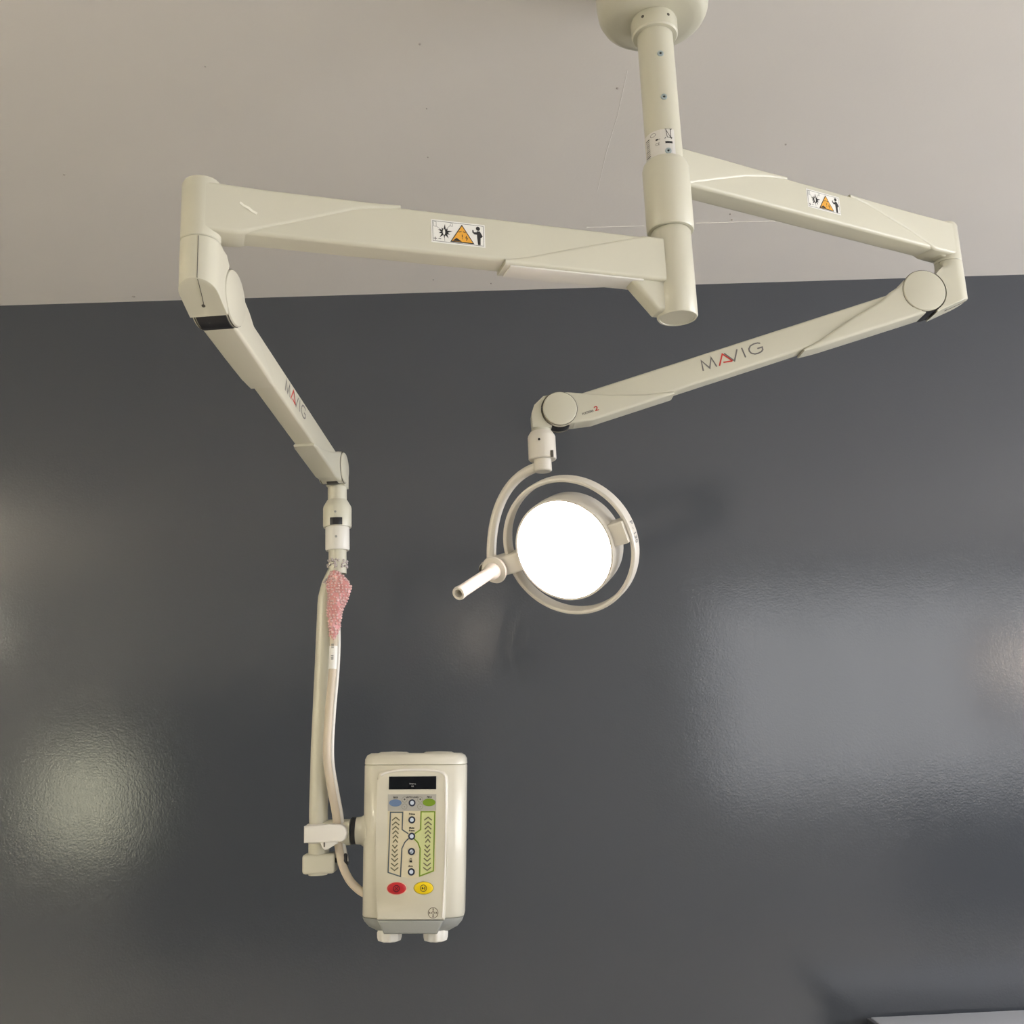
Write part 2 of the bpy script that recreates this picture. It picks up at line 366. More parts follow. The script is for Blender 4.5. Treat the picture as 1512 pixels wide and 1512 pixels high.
def labp(bm):
    f = pmap(.0007)
    strokes(bm, [[(-.003, 2.692), (.010, 2.692)], [(-.001, 2.692), (.001, 2.674)], [(.0085, 2.692), (.0075, 2.674)], [(.001, 2.674), (.0075, 2.674)], [(-.004, 2.671), (.011, 2.693)], [(-.001, 2.690), (.009, 2.672)]], .0011, f)
    strokes(bm, [circ(.009, 2.673, .0014, n=10)], .0009, f, closed=True)
    for x0 in (-.0035, .0, .0035, .007): fill(bm, [(x0, 2.661), (x0+.0036, 2.661), (x0+.0036, 2.6655), (x0, 2.6655)], f)
    words(bm, 'CE', -.0185, 2.6595, .0075, f)
    fill(bm, [(-.022, 2.670), (-.017, 2.670), (-.0165, 2.6735), (-.0215, 2.6735)], f)
    strokes(bm, [[(-.017, 2.672), (-.013, 2.672)]], .001, f)
    strokes(bm, [circ(-.027, 2.684, .006, .0035)], .0007, f, closed=True)
    for k in range(11):
        z = 2.680-.004*k; strokes(bm, [[(-.048, z), (-.036, z)]], .0018 if k % 3 == 0 else .001, f, sub=3)
printed('label_print', INK, rl, labp)

# ------------------------------------------------------------------ shared pieces
def sticker(parent, fn):
    """the amber triangle warning sticker, 100 x 45 mm, drawn through fn(x right, y up)"""
    st = printed('warning_sticker', STICK, parent, lambda b: fill(b, [(-.05, -.0225), (.05, -.0225), (.05, .0225), (-.05, .0225)], lambda x, y: fn(x, y, .0004)), 'white sticker with amber triangle, collision burst and figure')
    f = lambda x, y: fn(x, y, .0007); g = lambda x, y: fn(x, y, .0010); h = lambda x, y: fn(x, y, .0013)
    def blk(bm):
        strokes(bm, [[(-.047, -.0195), (.047, -.0195), (.047, .0195), (-.047, .0195)]], .0007, f, closed=True)
        fill(bm, [(-.0155, -.018), (.0295, -.018), (.007, .018)], f)
        cx, cy = -.0255, -.0005; n = 10; lens_ = [.0155, .010, .016, .010, .013, .011, .015, .012, .014, .011]
        for k in range(n):
            a = 2*PI*k/n+.25; r = lens_[k]; w = .0024
            fill(bm, [(cx+r*math.cos(a), cy+r*math.sin(a)), (cx+.004*math.cos(a)-w*math.sin(a), cy+.004*math.sin(a)+w*math.cos(a)), (cx+.004*math.cos(a)+w*math.sin(a), cy+.004*math.sin(a)-w*math.cos(a))], f)
        fill(bm, circ(cx+.0015, cy, .0055, .0055, 12), f)
        strokes(bm, [[(-.046, -.0145), (-.0395, -.0145)], [(-.043, -.0115), (-.043, -.0175)], [(-.037, -.0145), (-.032, -.0145)]], .0011, f)
        for x in (.037,): fill(bm, circ(x, .0135, .0038, .0042, 14), f)
        fill(bm, [(.0345, .0085), (.0405, .0085), (.0455, -.001), (.0425, -.0045), (.0415, -.004), (.041, -.0185), (.0362, -.0185), (.0350, -.003)], f)
        fill(bm, [(.0352, .0062), (.0352, .0015), (.0300, .0015), (.0262, .0050), (.0262, .0098), (.0285, .0098), (.0290, .0058)], f)
    printed('black_print', INK, st, blk)
    printed('grey_print', INKG, st, lambda bm: strokes(bm, [[(-.045, .018), (-.0405, .018), (-.0405, .009), (-.045, .009), (-.045, .018)], [(-.0405, .0095), (-.031, .003)], [(-.0145, .0175), (-.0105, .0175), (-.0105, .0125), (-.0145, .0125), (-.0145, .0175)], [(-.0145, .014), (-.0215, .0065)], [(-.0255, -.007), (-.0255, -.0175)]], .0007, f))
    printed('amber_triangle', AMBER, st, lambda bm: fill(bm, [(-.0125, -.0162), (.0265, -.0162), (.007, .0148)], g))
    printed('triangle_print', INK, st, lambda bm: (strokes(bm, [[(.0005, .0025), (.006, .0040)], [(.0085, .0040), (.0135, .0025)], [(.007, -.002), (.007, -.0075)], [(.007, -.0095), (.007, -.011)], [(.015, -.004), (.0135, -.008), (.0165, -.008), (.0145, -.013)]], .0014, h), fill(bm, [(-.0115, -.0158), (.006, -.0158), (-.0035, -.0095)], h)))
    printed('burst_core', STICK, st, lambda bm: fill(bm, circ(-.0265, -.0005, .0022, .0058, 14), g))
LOGO = {  # unit-height letter strokes
 'M': ([[(0, 0), (.14, 1), (.52, .08), (.90, 1), (1.04, 0)]], 1.04),
 'V': ([[(0, 1), (.50, 0), (1.0, 1)]], 1.0), 'I': ([[(0, 0), (0, 1)]], 0),
 'G': ([[(.98, .86), (.80, .97), (.52, 1.0), (.22, .92), (.03, .68), (.0, .45), (.08, .2), (.30, .03), (.56, 0), (.82, .06), (.97, .2), (1.0, .46), (.62, .46)]], 1.0),
}
def maker_logo(parent, fn, x0, y0, h, ln):
    sx = ln/4.95
    def pl(b, L, x): strokes(b, [[(x0+(x+a)*sx, y0+c*h) for a, c in s] for s in L], h*.135, fn)
    def red(b):
        pl(b, [[(0, 0), (.52, 1.0), (1.04, .06)]], 1.25); pl(b, [[(.36, .20), (1.02, .06)]], 1.25)
    for c_, x_ in (('M', 0), ('V', 1.92), ('I', 3.28), ('G', 3.72)): printed('logo_letter', LOGOG, parent, lambda b: pl(b, LOGO[c_][0], x_))
    printed('logo_letter', LOGOR, parent, red, 'red letter')

# ------------------------------------------------------------------ extension arms (horizontal)
def extension_arm(label, A, B, z0, z1, hub_lo, hub_hi, hub_r, kind, elbow_lo, elbow_r, vis):
    ln = math.hypot(B[0]-A[0], B[1]-A[1]); rz = math.atan2(B[1]-A[1], B[0]-A[0])
    t = thing('extension_arm', label, 'extension arm', (A[0], A[1], hub_lo), rz, 'two horizontal extension arms on the column')
    def L(z): return z-hub_lo
    lo, hi = L(z0), L(z1)
    hw = .025
    # main box beam
    bm = bmesh.new(); rloft(bm, [(hub_r*.6, lo, hi, hw, .007), (ln-elbow_r*.5, lo, hi, hw, .007)]); finish(bm, 'beam', CREAM, t)
    # hub
    bm = bmesh.new()
    if kind == 'sleeve':
        lathe(bm, [(.0365, L(hub_lo)), (hub_r-.002, L(hub_lo)), (hub_r, L(hub_lo)+.003), (hub_r, L(hub_hi)-.014), (hub_r-.003, L(hub_hi)-.005), (.0385, L(hub_hi)), (.0362, L(hub_hi))], 64)
    else:
        lathe(bm, [(0, .0012), (hub_r-.006, .0012), (hub_r-.0055, 0), (hub_r-.002, 0), (hub_r, .003), (hub_r, L(hub_hi)-.003), (hub_r-.002, L(hub_hi)), (0, L(hub_hi))], 64)
        prism(bm, [(0, .004), (hub_r+.008, .004), (.100, lo-.004), (.100, lo+.02), (0, lo+.02)], -.019, .019, .008)
    finish(bm, 'hub', CREAM2, t)
    # root cover with the sweeping edge
    bm = bmesh.new(); st = []
    if kind == 'sleeve':
        tab = [(.03, lo-.001), (.06, lo+.009), (.10, lo+.023), (.178, lo+.049), (.24, hi-.012), (.292, hi-.004)]
        for i in range(25):
            u = .018+.274*i/24; st.append((u, lerpf(tab, u), hi+.0025, hw+.0018, .007))
    else:
        tab = [(.03, hi+.0015), (.07, hi+.001), (.209, lo+.042), (.30, lo+.014), (.345, lo+.004)]
        for i in range(25):
            u = .03+.315*i/24; st.append((u, lo-.006, lerpf(tab, u), hw+.0022, .007))
    rloft(bm, st); finish(bm, 'root_cover', CREAM2, t)
    if kind != 'sleeve':
        bm = bmesh.new(); box(bm, .075, .335, -.0225, .0225, lo-.0085, lo-.005, .001); finish(bm, 'underside_plate', WHITE, t)
    # end cover, wraps over the top and sweeps down to the elbow
    tab = [(ln-.33, hi-.003), (ln-.25, hi-.018), (ln-.165, lo+.033), (ln-.073, lo+.001), (ln-.06, lo-.003), (ln, lo-.003)] if kind != 'sleeve' else \
          [(.469, hi-.004), (.52, hi-.013), (.575, hi-.030), (.64, lo+.026), (.70, lo+.004), (.715, lo-.003), (ln, lo-.003)]
    u0 = tab[0][0]; st = []
    for i in range(33):
        u = u0+(ln-u0)*i/32
        st.append((u, lerpf(tab, u), hi+.0028, hw+.0020+(elbow_r-.0003-hw-.0020)*max(0, (u-ln+.10)/.10), .007))
    bm = bmesh.new(); rloft(bm, st); finish(bm, 'end_cover', CREAM2, t)
    # elbow sleeve
    top = L(z1)+(.016 if kind != 'sleeve' else .010)
    bm = bmesh.new()
    lathe(bm, [(elbow_r-.008, L(elbow_lo)), (elbow_r-.0015, L(elbow_lo)), (elbow_r, L(elbow_lo)+.002), (elbow_r, top-.010), (elbow_r-.003, top-.004), (elbow_r-.011, top), (0, top+.002)], 48, Matrix.Translation((ln, 0, 0)))
    if kind == 'sleeve': prism(bm, [(ln-elbow_r-.018, lo+.006), (ln-elbow_r-.010, lo-.003), (ln-elbow_r+.004, L(elbow_lo)+.006), (ln, L(elbow_lo)+.004), (ln, lo+.01)], -.017, .017, .006)
    es = finish(bm, 'elbow_sleeve', CREAM2, t)
    # sticker on the side facing the camera (vis = +1 or -1 local y)
    if kind == 'sleeve': sx, sz, sc = .3885, (lo+hi)/2+.004, .93
    else: sx, sz, sc = .430, (lo+hi)/2+.002, .98
    fn = lambda x, y, o: Vector((sx-vis*x*sc, vis*(hw+o), sz+y*sc))
    sticker(t, fn)
    if kind != 'sleeve':   # pale scuff and its twin on the bottom rim
        f = lambda x, y: Vector((x, vis*(hw+.0020+(elbow_r-.0023-hw)*max(0, (x-ln+.10)/.10)+.0007), y))
        printed('scuff_mark', mat('scuff_white', (.85, .83, .72), .6), t, lambda b: strokes(b, [[(ln-.060, hi-.029), (ln-.066, hi-.034), (ln-.074, hi-.037), (ln-.080, hi-.042), (ln-.088, hi-.0455)]], .0042, f), 'short pale diagonal scuff')
    return t
LX, LY = -.456, 1.555
RX, RY = 1.075, 2.15
extension_arm('cream horizontal extension arm running from the column to the right elbow, upper of two', (CX, CY), (RX, RY), 2.589, 2.664, 2.492, 2.638, .0455, 'sleeve', 2.576, .0300, -1)
extension_arm('cream horizontal extension arm running left from the column foot, lower of two', (CX, CY), (LX, LY), 2.383, 2.464, 2.315, 2.491, .0385, 'hub', 2.369, .0325, 1)

# ------------------------------------------------------------------ spring arms
def spring_arm(label, A, B, zj, drop, ln, topz, er, vis, neck_lo, model=False, clen=1.0, dna=62, nr=.0205, lu=.543, lh=.0235):
    """A elbow axis, B far neck axis; joint 1 at 80 mm from A; the beam tilts by drop over ln"""
    rz = math.atan2(B[1]-A[1], B[0]-A[0]); D = math.hypot(B[0]-A[0], B[1]-A[1])
    t = thing('spring_arm', label, 'spring arm', (A[0], A[1], zj), rz, 'two spring arms hanging from the elbows')
    j1 = .080; th = -math.asin(drop/ln); O = Vector((j1, 0, 0)); c, s = math.cos(th), math.sin(th)
    def uv(u, v): return (j1+c*u-s*v, s*u+c*v)
    R1, R2 = .0485, .037
    # elbow knuckle: leg + hook
    gap = R1+.0030; bm = bmesh.new()
    up_z = gap*math.sin(math.radians(128)); up_x = j1+gap*math.cos(math.radians(128)); dn_z = -gap*math.sin(math.radians(dna)); dn_x = j1-gap*math.cos(math.radians(dna))
    def xf(z):
        if z > .064: return 0
        if z > up_z: return up_x+(er-.004-up_x)*min(1, (z-up_z)/(.062-up_z))
        if z > dn_z: return j1-math.sqrt(gap*gap-z*z)
        return dn_x
    zb = lambda x: -.013-(x+er)*.036/.083
    ts = [0, .012, .03, .06, .1, .16, .22, .28, .34, .4, .46, .52, .58, .64, .70, .76, .82, .88, .94, .985, 1.0]; rings = []
    for t_ in ts:
        tt = t_*topz*1.0; ring = []
        m_ = 20
        for i in range(m_+1):                      # back half circle
            a = PI/2+PI*i/m_; x = er*math.cos(a); y = er*math.sin(a); ring.append((x, y, False))
        for q in (.25, .5, .75, 1): ring.append((q, -er, True))
        for q in (.6, .2, -.2, -.6): ring.append((1, er*q*1.0, True))
        for q in (1, .75, .5, .25): ring.append((q, er, True))
        vs = []
        for x, y, front in ring:
            if front:
                zz = 0
                for _ in range(8): X = x*xf(zz); zz = zb(X)+(topz-zb(X))*t_
            else: X = x; zz = zb(X)+(topz-zb(X))*t_
            if front and zz > .060:                # close to a full circle at the top
                k_ = min(1, (zz-.060)/.006); r_ = er; aa = math.atan2(y, max(X, .0001)) if abs(x-1) < .01 or True else 0
                ang = {(-er): -PI/2}.get(y, None)
                if abs(y) == er: ca = (1-x)*PI/2*.999; tgt = (er*math.sin(PI/2*x*.62), (1 if y > 0 else -1)*er*math.cos(PI/2*x*.62))
                else: tgt = (er*math.cos(math.asin(y/er)*.60), er*math.sin(math.asin(y/er)*.60))
                X = X*(1-k_)+tgt[0]*k_; y = y*(1-k_)+tgt[1]*k_
            inset = .0012 if t_ in (0, 1.0) else 0
            vs.append(bm.verts.new((X*(1-inset*20) if not front else X, y*(1-inset*20), zz)))
        rings.append(vs)
    for a, b in zip(rings, rings[1:]):
        n_ = len(a)
        for i in range(n_): bm.faces.new((a[i], a[(i+1) % n_], b[(i+1) % n_], b[i]))
    bm.faces.new(rings[0]); bm.faces.new(rings[-1])
    kn = finish(bm, 'elbow_knuckle', CREAM2, t, smooth=38)
    bm = bmesh.new()                                         # parting line of the two knuckle shells
    a = math.radians(0)
    pa = (-.0085 if vis < 0 else 0); px_ = -math.sqrt(er*er-pa*pa); fz = [(px_-.0002, pa, topz-.002), (px_-.0002, pa, .02), (px_-.0002, pa, zb(px_)+.002), (px_+.004, pa, zb(px_+.004)-.0002), (.004, pa*.4, zb(.004)-.0003), (.022, 0, zb(.022)-.0003)]
    tube(bm, fz, .0006, 6); finish(bm, 'parting_line', SEAM, kn)
    bm = bmesh.new(); lathe(bm, [(0, .0004), (.0032, .0004), (.0036, -.002)], 14, frame_z((.022, .001, zb(.022)), (-.4, 0, -.92))); finish(bm, 'lock_screw', SEAM, kn)
    # beam
    bm = bmesh.new(); rloft(bm, [(.0, -.040, .020, .022, .006), (ln-.02, -.040, .020, .022, .006)], org=O, pitch=th); finish(bm, 'beam', CREAM, t)
    # cover at the elbow end
    k = clen; 
    up = [(0, .046), (.03, .040), (.05, .029), (.077, .0215), (.10, .010), (.185*k, -.008), (.26*k, -.030), (.312*k, -.0405)]
    wd = [(0, .0300), (.20*k, .0295), (.262*k, .0285), (.312*k, .0237)]; lw = [(0, -.0490), (.28*k, -.0475), (.312*k, -.0450)]
    st = []
    for i in range(41):
        u = .016+(.312*k-.016)*i/40; st.append((u, lerpf(lw, u), lerpf(up, u), lerpf(wd, u), .007))
    bm = bmesh.new(); rloft(bm, st, org=O, pitch=th)
    finish(bm, 'elbow_cover', CREAM2, t)
    # round cap discs of joint 1 on both sides (an eye through the beam)
    def eye(uu, r, hwid, nm):
        x, z = uv(uu, 0); Mx = frame_z((x, 0, z), (0, 1, 0)); bm = bmesh.new()
        lathe(bm, [(0, -hwid), (r-.004, -hwid), (r-.0015, -hwid+.0008), (r, -hwid+.003), (r, hwid-.003), (r-.0015, hwid-.0008), (r-.004, hwid), (0, hwid)], 56, Mx)
        o = finish(bm, nm, CREAM2, t)
        for sg in (-1, 1):
            bm = bmesh.new(); lathe(bm, [(r-.0002, sg*(hwid-.0036)), (r+.0011, sg*(hwid-.0036)), (r+.0011, sg*(hwid-.0052)), (r-.0002, sg*(hwid-.0052))], 56, Mx); finish(bm, 'seam_ring', SEAM, o)
        return o
    eye(0, R1, .0335, 'joint_disc'); eye(ln, R2, .031, 'joint_disc')
    # black rubber bands under the joints
    def band(uu, r, a0, a1, hwid, th_=.0036):
        bm = bmesh.new(); x, z = uv(uu, 0); pin = arc(x, z, r-.012, a0, a1, 14); pout = arc(x, z, r+th_, a1, a0, 14)
        prism(bm, pin+pout, -hwid, hwid, .001, seg=1); finish(bm, 'rubber_band', BLACK, t, label='black band below the joint')
    dg = math.degrees(th)
    band(0, R1, 176+dna-14, 296+dg, .0255, .0028); band(ln, R2, 255+dg, 318, .013, .0026)
    # cover at the far end
    Lr = ln
    up = [(Lr-.250, -.0405), (Lr-.235, -.037), (Lr-.19, -.0275), (Lr-.12, -.006), (Lr-.08, .010), (Lr-.051, .022), (Lr-.03, .031), (Lr-.006, .037)]
    st = []
    for i in range(41):
        u = Lr-.25+.244*i/40; st.append((u, -.0465 if u < Lr-.06 else -.0465+.010*(u-Lr+.06)/.054, lerpf(up, u), min(.0262, .0228+.0034*(u-Lr+.25)/.02), .006))
    bm = bmesh.new(); rloft(bm, st, org=O, pitch=th); finish(bm, 'end_cover', CREAM2, t)
    # end knuckle and neck
    x2, z2 = uv(ln, 0); nx = D; g2 = R2+.003
    poly = arc(x2, z2, g2, 128, -64, 22)
    poly += [(nx-.017, z2-.038), (nx+nr-.001, z2-.038), (nx+nr, z2-.006), (nx+.014, z2+.012), (nx-.006, z2+.031), (x2-.004, z2+g2)]
    bm = bmesh.new(); prism(bm, poly, -nr, nr, .008, seg=4); finish(bm, 'end_knuckle', CREAM2, t, smooth=40)
    bm = bmesh.new(); lathe(bm, [(nr, neck_lo-zj-.01), (nr, z2-.034)], 40, Matrix.Translation((nx, 0, 0))); finish(bm, 'neck', CREAM2, t)
    # print
    yy = vis*.0224
    def fn(x, y):
        a, b = uv(x, y); return Vector((a, yy, b))
    # letters run towards the elbow on local +y side, away from it on local -y side
    h = .030
    if vis > 0: g = lambda x, y: fn(lu-x, y)
    else: g = lambda x, y: fn(lu+x, y)
    maker_logo(t, g, 0, -.0175, lh, .152)
    if model:
        yv = vis*.0266
        f2 = lambda x, y: (lambda q: Vector((q[0], yv, q[1])))(uv(ln-.0415-x, y))
        md = printed('model_print', LOGOG, t, lambda b: words(b, 'PORTEGRA', .0, -.0295, .0072, f2, 'LEFT', xs=.72, bold=.0002), 'tiny grey print')
        printed('model_numeral', LOGOR, md, lambda b: words(b, '2', .0285, -.0295, .0145, f2, 'LEFT', xs=1.35, bold=.0003), 'red numeral')
    return t, uv
E1 = (.122, 2.12)      # lamp neck axis
E2 = (-.367, 2.45)     # drop tube neck axis
D1 = math.hypot(E1[0]-RX, E1[1]-RY); D2 = math.hypot(E2[0]-LX, E2[1]-LY)
def solve(D, drop, off=.040): return math.hypot(D-.080-off, drop)
spring_arm('cream spring arm sloping from right elbow down to the lit lamp, grey lettering', (RX, RY), E1, 2.498, .256, solve(D1, .256), .077, .0300, 1, 2.19, True)
spring_arm('cream spring arm sloping away from left elbow to the injector drop tube', (LX, LY), E2, 2.305, .092, solve(D2, .092), .0630, .0325, -1, 2.140, clen=.80, dna=45, nr=.0230, lu=.320, lh=.026)

# ------------------------------------------------------------------ exam lamp
ring_c = Vector((.170, 2.12, 1.947))
vr = (ring_c-Vector((0, 0, EYE))).normalized(); Rv = (Rc-vr*Rc.dot(vr)).normalized(); Uv = Rv.cross(vr)
nrm = (-vr*math.cos(math.radians(28.5))+math.sin(math.radians(28.5))*(Rv*-.79+Uv*-.61)).normalized()
ax = (Vector((-.832, .543, -.112))); ax = (ax-nrm*ax.dot(nrm)).normalized()
lamp = thing('examination_lamp', 'round lit white examination lamp in a ring frame with a stub handle', 'lamp', (E1[0], E1[1], 2.172))
lo_ = Vector((E1[0], E1[1], 2.172))
LM = Matrix((ax, nrm.cross(ax), nrm)).transposed().to_4x4(); LM.translation = ring_c-lo_     # local: x to the pivot block, z out of the lens
T = lambda p: LM @ Vector(p)
# neck collar and pin
bm = bmesh.new(); lathe(bm, [(.0200, .024), (.0235, .026), (.0285, .018), (.0300, .014), (.0300, -.034), (.0285, -.036), (.0200, -.036)], 48); cc = finish(bm, 'neck_collar', LAMPW, lamp)
bm = bmesh.new(); lathe(bm, [(0, .0005), (.0027, .0005), (.003, -.002)], 14, frame_z((-.007, -.0293, .002), (-.22, -.97, 0))); finish(bm, 'grub_screw', INK, cc)
bm = bmesh.new(); box(bm, .016, .0225, -.0265, -.0215, -.0365, -.022, .0005); finish(bm, 'slot', SEAM, cc)
bm = bmesh.new(); lathe(bm, [(0, -.062), (.0165, -.062), (.0190, -.060), (.0190, -.034)], 40); finish(bm, 'yoke_boss', LAMPW, lamp)
# C-shaped yoke from the boss to the pivot
RR = .1445; HX = .169
piv = T((.199, 0, 0)); c0 = Vector((0, 0, -.048))
pts = []
for i in range(25):
    a = PI/2*i/24
    base = Vector((piv.x, piv.y, piv.z)); hor = Vector((base.x, base.y, 0))
    p = hor*math.sin(a)**.84+Vector((0, 0, c0.z+(base.z-c0.z)*(1-math.cos(a)**.84 if a < PI/2 else 1)))
    pts.append(p)
bm = bmesh.new(); tube(bm, pts, .0108, 20); finish(bm, 'yoke', LAMPW, lamp)
# ring frame: flat band
bm = bmesh.new(); rings = []
prof = [(RR-.0045, -.014), (RR-.0045, .010), (RR-.003, .013), (RR+.001, .0145), (RR+.0045, .013), (RR+.006, .009), (RR+.006, -.012), (RR+.004, -.0145), (RR-.003, -.0145), (RR-.0045, -.014)]
lathe(bm, prof, 96, LM); rg = finish(bm, 'ring_frame', LAMPW, lamp)
def rmap(x, y):   # x arc along the outer face, y across
    a = x/(RR+.006); return T(((RR+.0064)*math.cos(a), (RR+.0064)*math.sin(a), y))
# housing shell
HR = .1105
bm = bmesh.new()
lathe(bm, [(HR-.005, .0335), (HR-.001, .034), (HR, .031), (HR+.0005, .0), (HR-.001, -.030), (HR-.006, -.037), (HR-.03, -.044), (.045, -.048), (0, -.049)], 80, LM)
hs = finish(bm, 'lamp_housing', LAMPW, lamp)
bm = bmesh.new(); lathe(bm, [(0, .0332), (.106, .0332), (HR-.0048, .0325)], 80, LM); finish(bm, 'lens', LENS, lamp, label='glowing white lens')
for k in range(4):
    a = math.radians(40+90*k); bm = bmesh.new()
    lathe(bm, [(0, .0015), (.0022, .0012), (.0024, 0)], 10, LM @ Matrix.Translation(((HR-.0035)*math.cos(a), (HR-.0035)*math.sin(a), .0335))); finish(bm, 'lens_clip', LAMPW, hs)
# pivot clip on the far side (bridges housing and ring)
bm = bmesh.new()
prism(bm, [(-HR+.006, -.022), (-HR+.006, .024), (-RR+.004, .024), (-RR+.004, -.022)], -.024, .024, .004, LM); finish(bm, 'pivot_clip', LAMPW, lamp)
# pivot block on the handle side
bm = bmesh.new()
prism(bm, [(HR-.004, -.020), (HR-.004, .022), (HR+.012, .030), (.206, .026), (.206, -.018)], -.021, .021, .005, LM)
lathe(bm, [(.019, -.024), (.021, -.022), (.021, .028), (.019, .031)], 36, LM @ Matrix.Translation((.195, 0, 0)))
finish(bm, 'pivot_block', LAMPW, lamp)
bm = bmesh.new(); lathe(bm, [(0, HR+.01), (.011, HR+.01), (.011, .208), (.0135, .209), (.0135, .213), (.011, .215), (0, .215)], 28, LM @ Matrix.Translation((0, 0, .012)) @ Matrix.Rotation(PI/2, 4, 'Y')); finish(bm, 'pivot_pin', LAMPW, lamp)
# sterile handle with its flange
HM = LM @ Matrix.Translation((HX, 0, 0)) @ Matrix.Rotation(math.radians(4), 4, 'Y')
bm = bmesh.new(); lathe(bm, [(.0, .010), (.012, .012), (.013, .026), (.020, .028), (.0290, .034), (.0305, .038), (.0290, .041), (.0200, .0425), (0, .0425)], 44, HM); hf = finish(bm, 'handle_flange', LAMPW, lamp)
bm = bmesh.new()
lathe(bm, [(.0185, .040), (.0185, .050), (.0175, .056), (.0145, .060), (.0135, .064), (.0135, .174), (.0142, .175), (.0148, .182), (.0138, .186), (.0088, .186), (.0082, .183), (.0082, .150), (0, .150)], 40, HM); hd = finish(bm, 'handle', LAMPW, lamp)
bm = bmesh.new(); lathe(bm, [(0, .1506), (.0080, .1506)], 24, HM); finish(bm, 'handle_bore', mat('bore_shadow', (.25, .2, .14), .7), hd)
# handwriting on the ring's outer face, upper right
def hand(b):
    f = lambda x, y: rmap(-x, y)
    words(b, '- P  - 130', 0, -.004, .0155, f, 'CENTER', xs=.8)
aw = PI+math.radians(-3)
def hand2(b):
    f = lambda x, y: (lambda a: T(((RR+.0066)*math.cos(a), (RR+.0066)*math.sin(a), -y)))(aw-x/(RR+.006))
    words(b, 'P - 130', 0, -.006, .0175, f, 'CENTER', xs=.95, bold=.0003)
printed('hand_lettering', INKG, rg, hand2, 'handwritten letters and digits')

# ------------------------------------------------------------------ injector drop tube
TX, TY = E2
dt = thing('drop_tube', 'cream drop tube with collars hanging from the left spring arm', 'support tube', (TX, TY, 1.27))
def dz(z): return z-1.27
bm = bmesh.new(); lathe(bm, [(.0200, dz(2.144)), (.0245, dz(2.142)), (.0335, dz(2.126)), (.0345, dz(2.121)), (.0345, dz(2.079)), (.0335, dz(2.074)), (.0200, dz(2.074))], 48); uc = finish(bm, 'upper_collar', CREAM2, dt)
bm = bmesh.new(); lathe(bm, [(.0349, dz(2.093)), (.0352, dz(2.092)), (.0352, dz(2.076)), (.0349, dz(2.075))], 10, ang=(math.radians(-112), math.radians(-62))); finish(bm, 'stop_window', BLACK, uc)
bm = bmesh.new(); lathe(bm, [(0, .0006), (.0028, .0006), (.003, -.002)], 14, frame_z((0, -.0345, dz(2.107)), (0, -1, 0))); finish(bm, 'screw', GREYP, uc)
bm = bmesh.new(); lathe(bm, [(.019, dz(2.075)), (.0280, dz(2.075)), (.0290, dz(2.072)), (.0290, dz(2.021)), (.0275, dz(2.017)), (.019, dz(2.017))], 48); lc = finish(bm, 'lower_collar', WHITE, dt)
bm = bmesh.new(); lathe(bm, [(0, .0006), (.0030, .0006), (.0033, -.002)], 14, frame_z((.001, -.0290, dz(2.047)), (0, -1, 0))); finish(bm, 'screw', GREYP, lc)
bm = bmesh.new(); lathe(bm, [(.0215, dz(1.96)), (.0215, dz(2.02))], 40); finish(bm, 'spigot', CREAM2, dt)
def bar(z): return lerpf([(1.27, -.044), (1.407, -.045), (1.559, -.041), (1.778, -.031), (1.9, -.026), (1.94, -.018), (1.965, -.006), (1.99, 0)], z)
pts = [(bar(z), 0, dz(z)) for z in [1.30+.67*i/40 for i in range(41)]]
rr = [.0215 if p[2] < dz(1.90) else .0215-.0045*((p[2]-dz(1.90))/.07) for p in pts]
bm = bmesh.new(); tube(bm, pts, rr, 28, up=Vector((0, 1, 0))); finish(bm, 'bar', CREAM2, dt)
bm = bmesh.new(); tube(bm, [(-.044, 0, dz(1.35)), (-.044, 0, dz(1.30))], .0235, 28); box(bm, -.078, -.005, -.026, .030, dz(1.276), dz(1.319), .007)
lathe(bm, [(0, dz(1.272)), (.021, dz(1.272)), (.023, dz(1.277))], 32, Matrix.Translation((-.046, 0, 0))); finish(bm, 'foot_block', CREAM2, dt)
bm = bmesh.new(); tube(bm, [(-.04, .0, dz(1.362)), (.0285, .0, dz(1.362))], .0290, 36); finish(bm, 'side_spigot', CREAM, dt)
bm = bmesh.new(); lathe(bm, [(0, .0240), (.013, .0238), (.0175, .0215), (.0185, .0185), (.0170, .0160), (.006, .0145), (.005, -.010)], 40, Matrix.Translation((0, -.012, dz(1.303))) @ Matrix.Rotation(PI/2, 4, 'Y'), flute=.05, nfl=8); finish(bm, 'thumb_screw', BLACK, dt, label='black thumb screw')
# white cable clamp round the bar
cp = thing('cable_clamp', 'white rounded clamp strap gripping the cable to the drop tube', 'clamp', (TX-.036, TY, 1.322))
bm = bmesh.new()
poly = [(-.031, .025), (-.031, .061), (.025, .063), (.052, .061), (.060, .055), (.064, .043), (.060, .030), (.054, .025)]
prism(bm, poly, -.064, -.034, .0035); finish(bm, 'strap', WHITE, cp)
bm = bmesh.new(); prism(bm, [(.004, .027), (.009, .014), (.014, .009), (.022, .009), (.027, .015), (.042, .020), (.042, .027)], -.060, -.040, .002); tb = finish(bm, 'tab', WHITE, cp)
bm = bmesh.new(); box(bm, .0125, .0155, -.0608, -.059, .015, .025); finish(bm, 'slot', SEAM, tb)
bm = bmesh.new(); lathe(bm, [(.0245, .020), (.028, .022), (.028, .060), (.0245, .062)], 32, Matrix.Translation((-.008, 0, 0))); box(bm, -.030, .014, -.036, -.022, .026, .058, .002); finish(bm, 'ring', WHITE, cp)

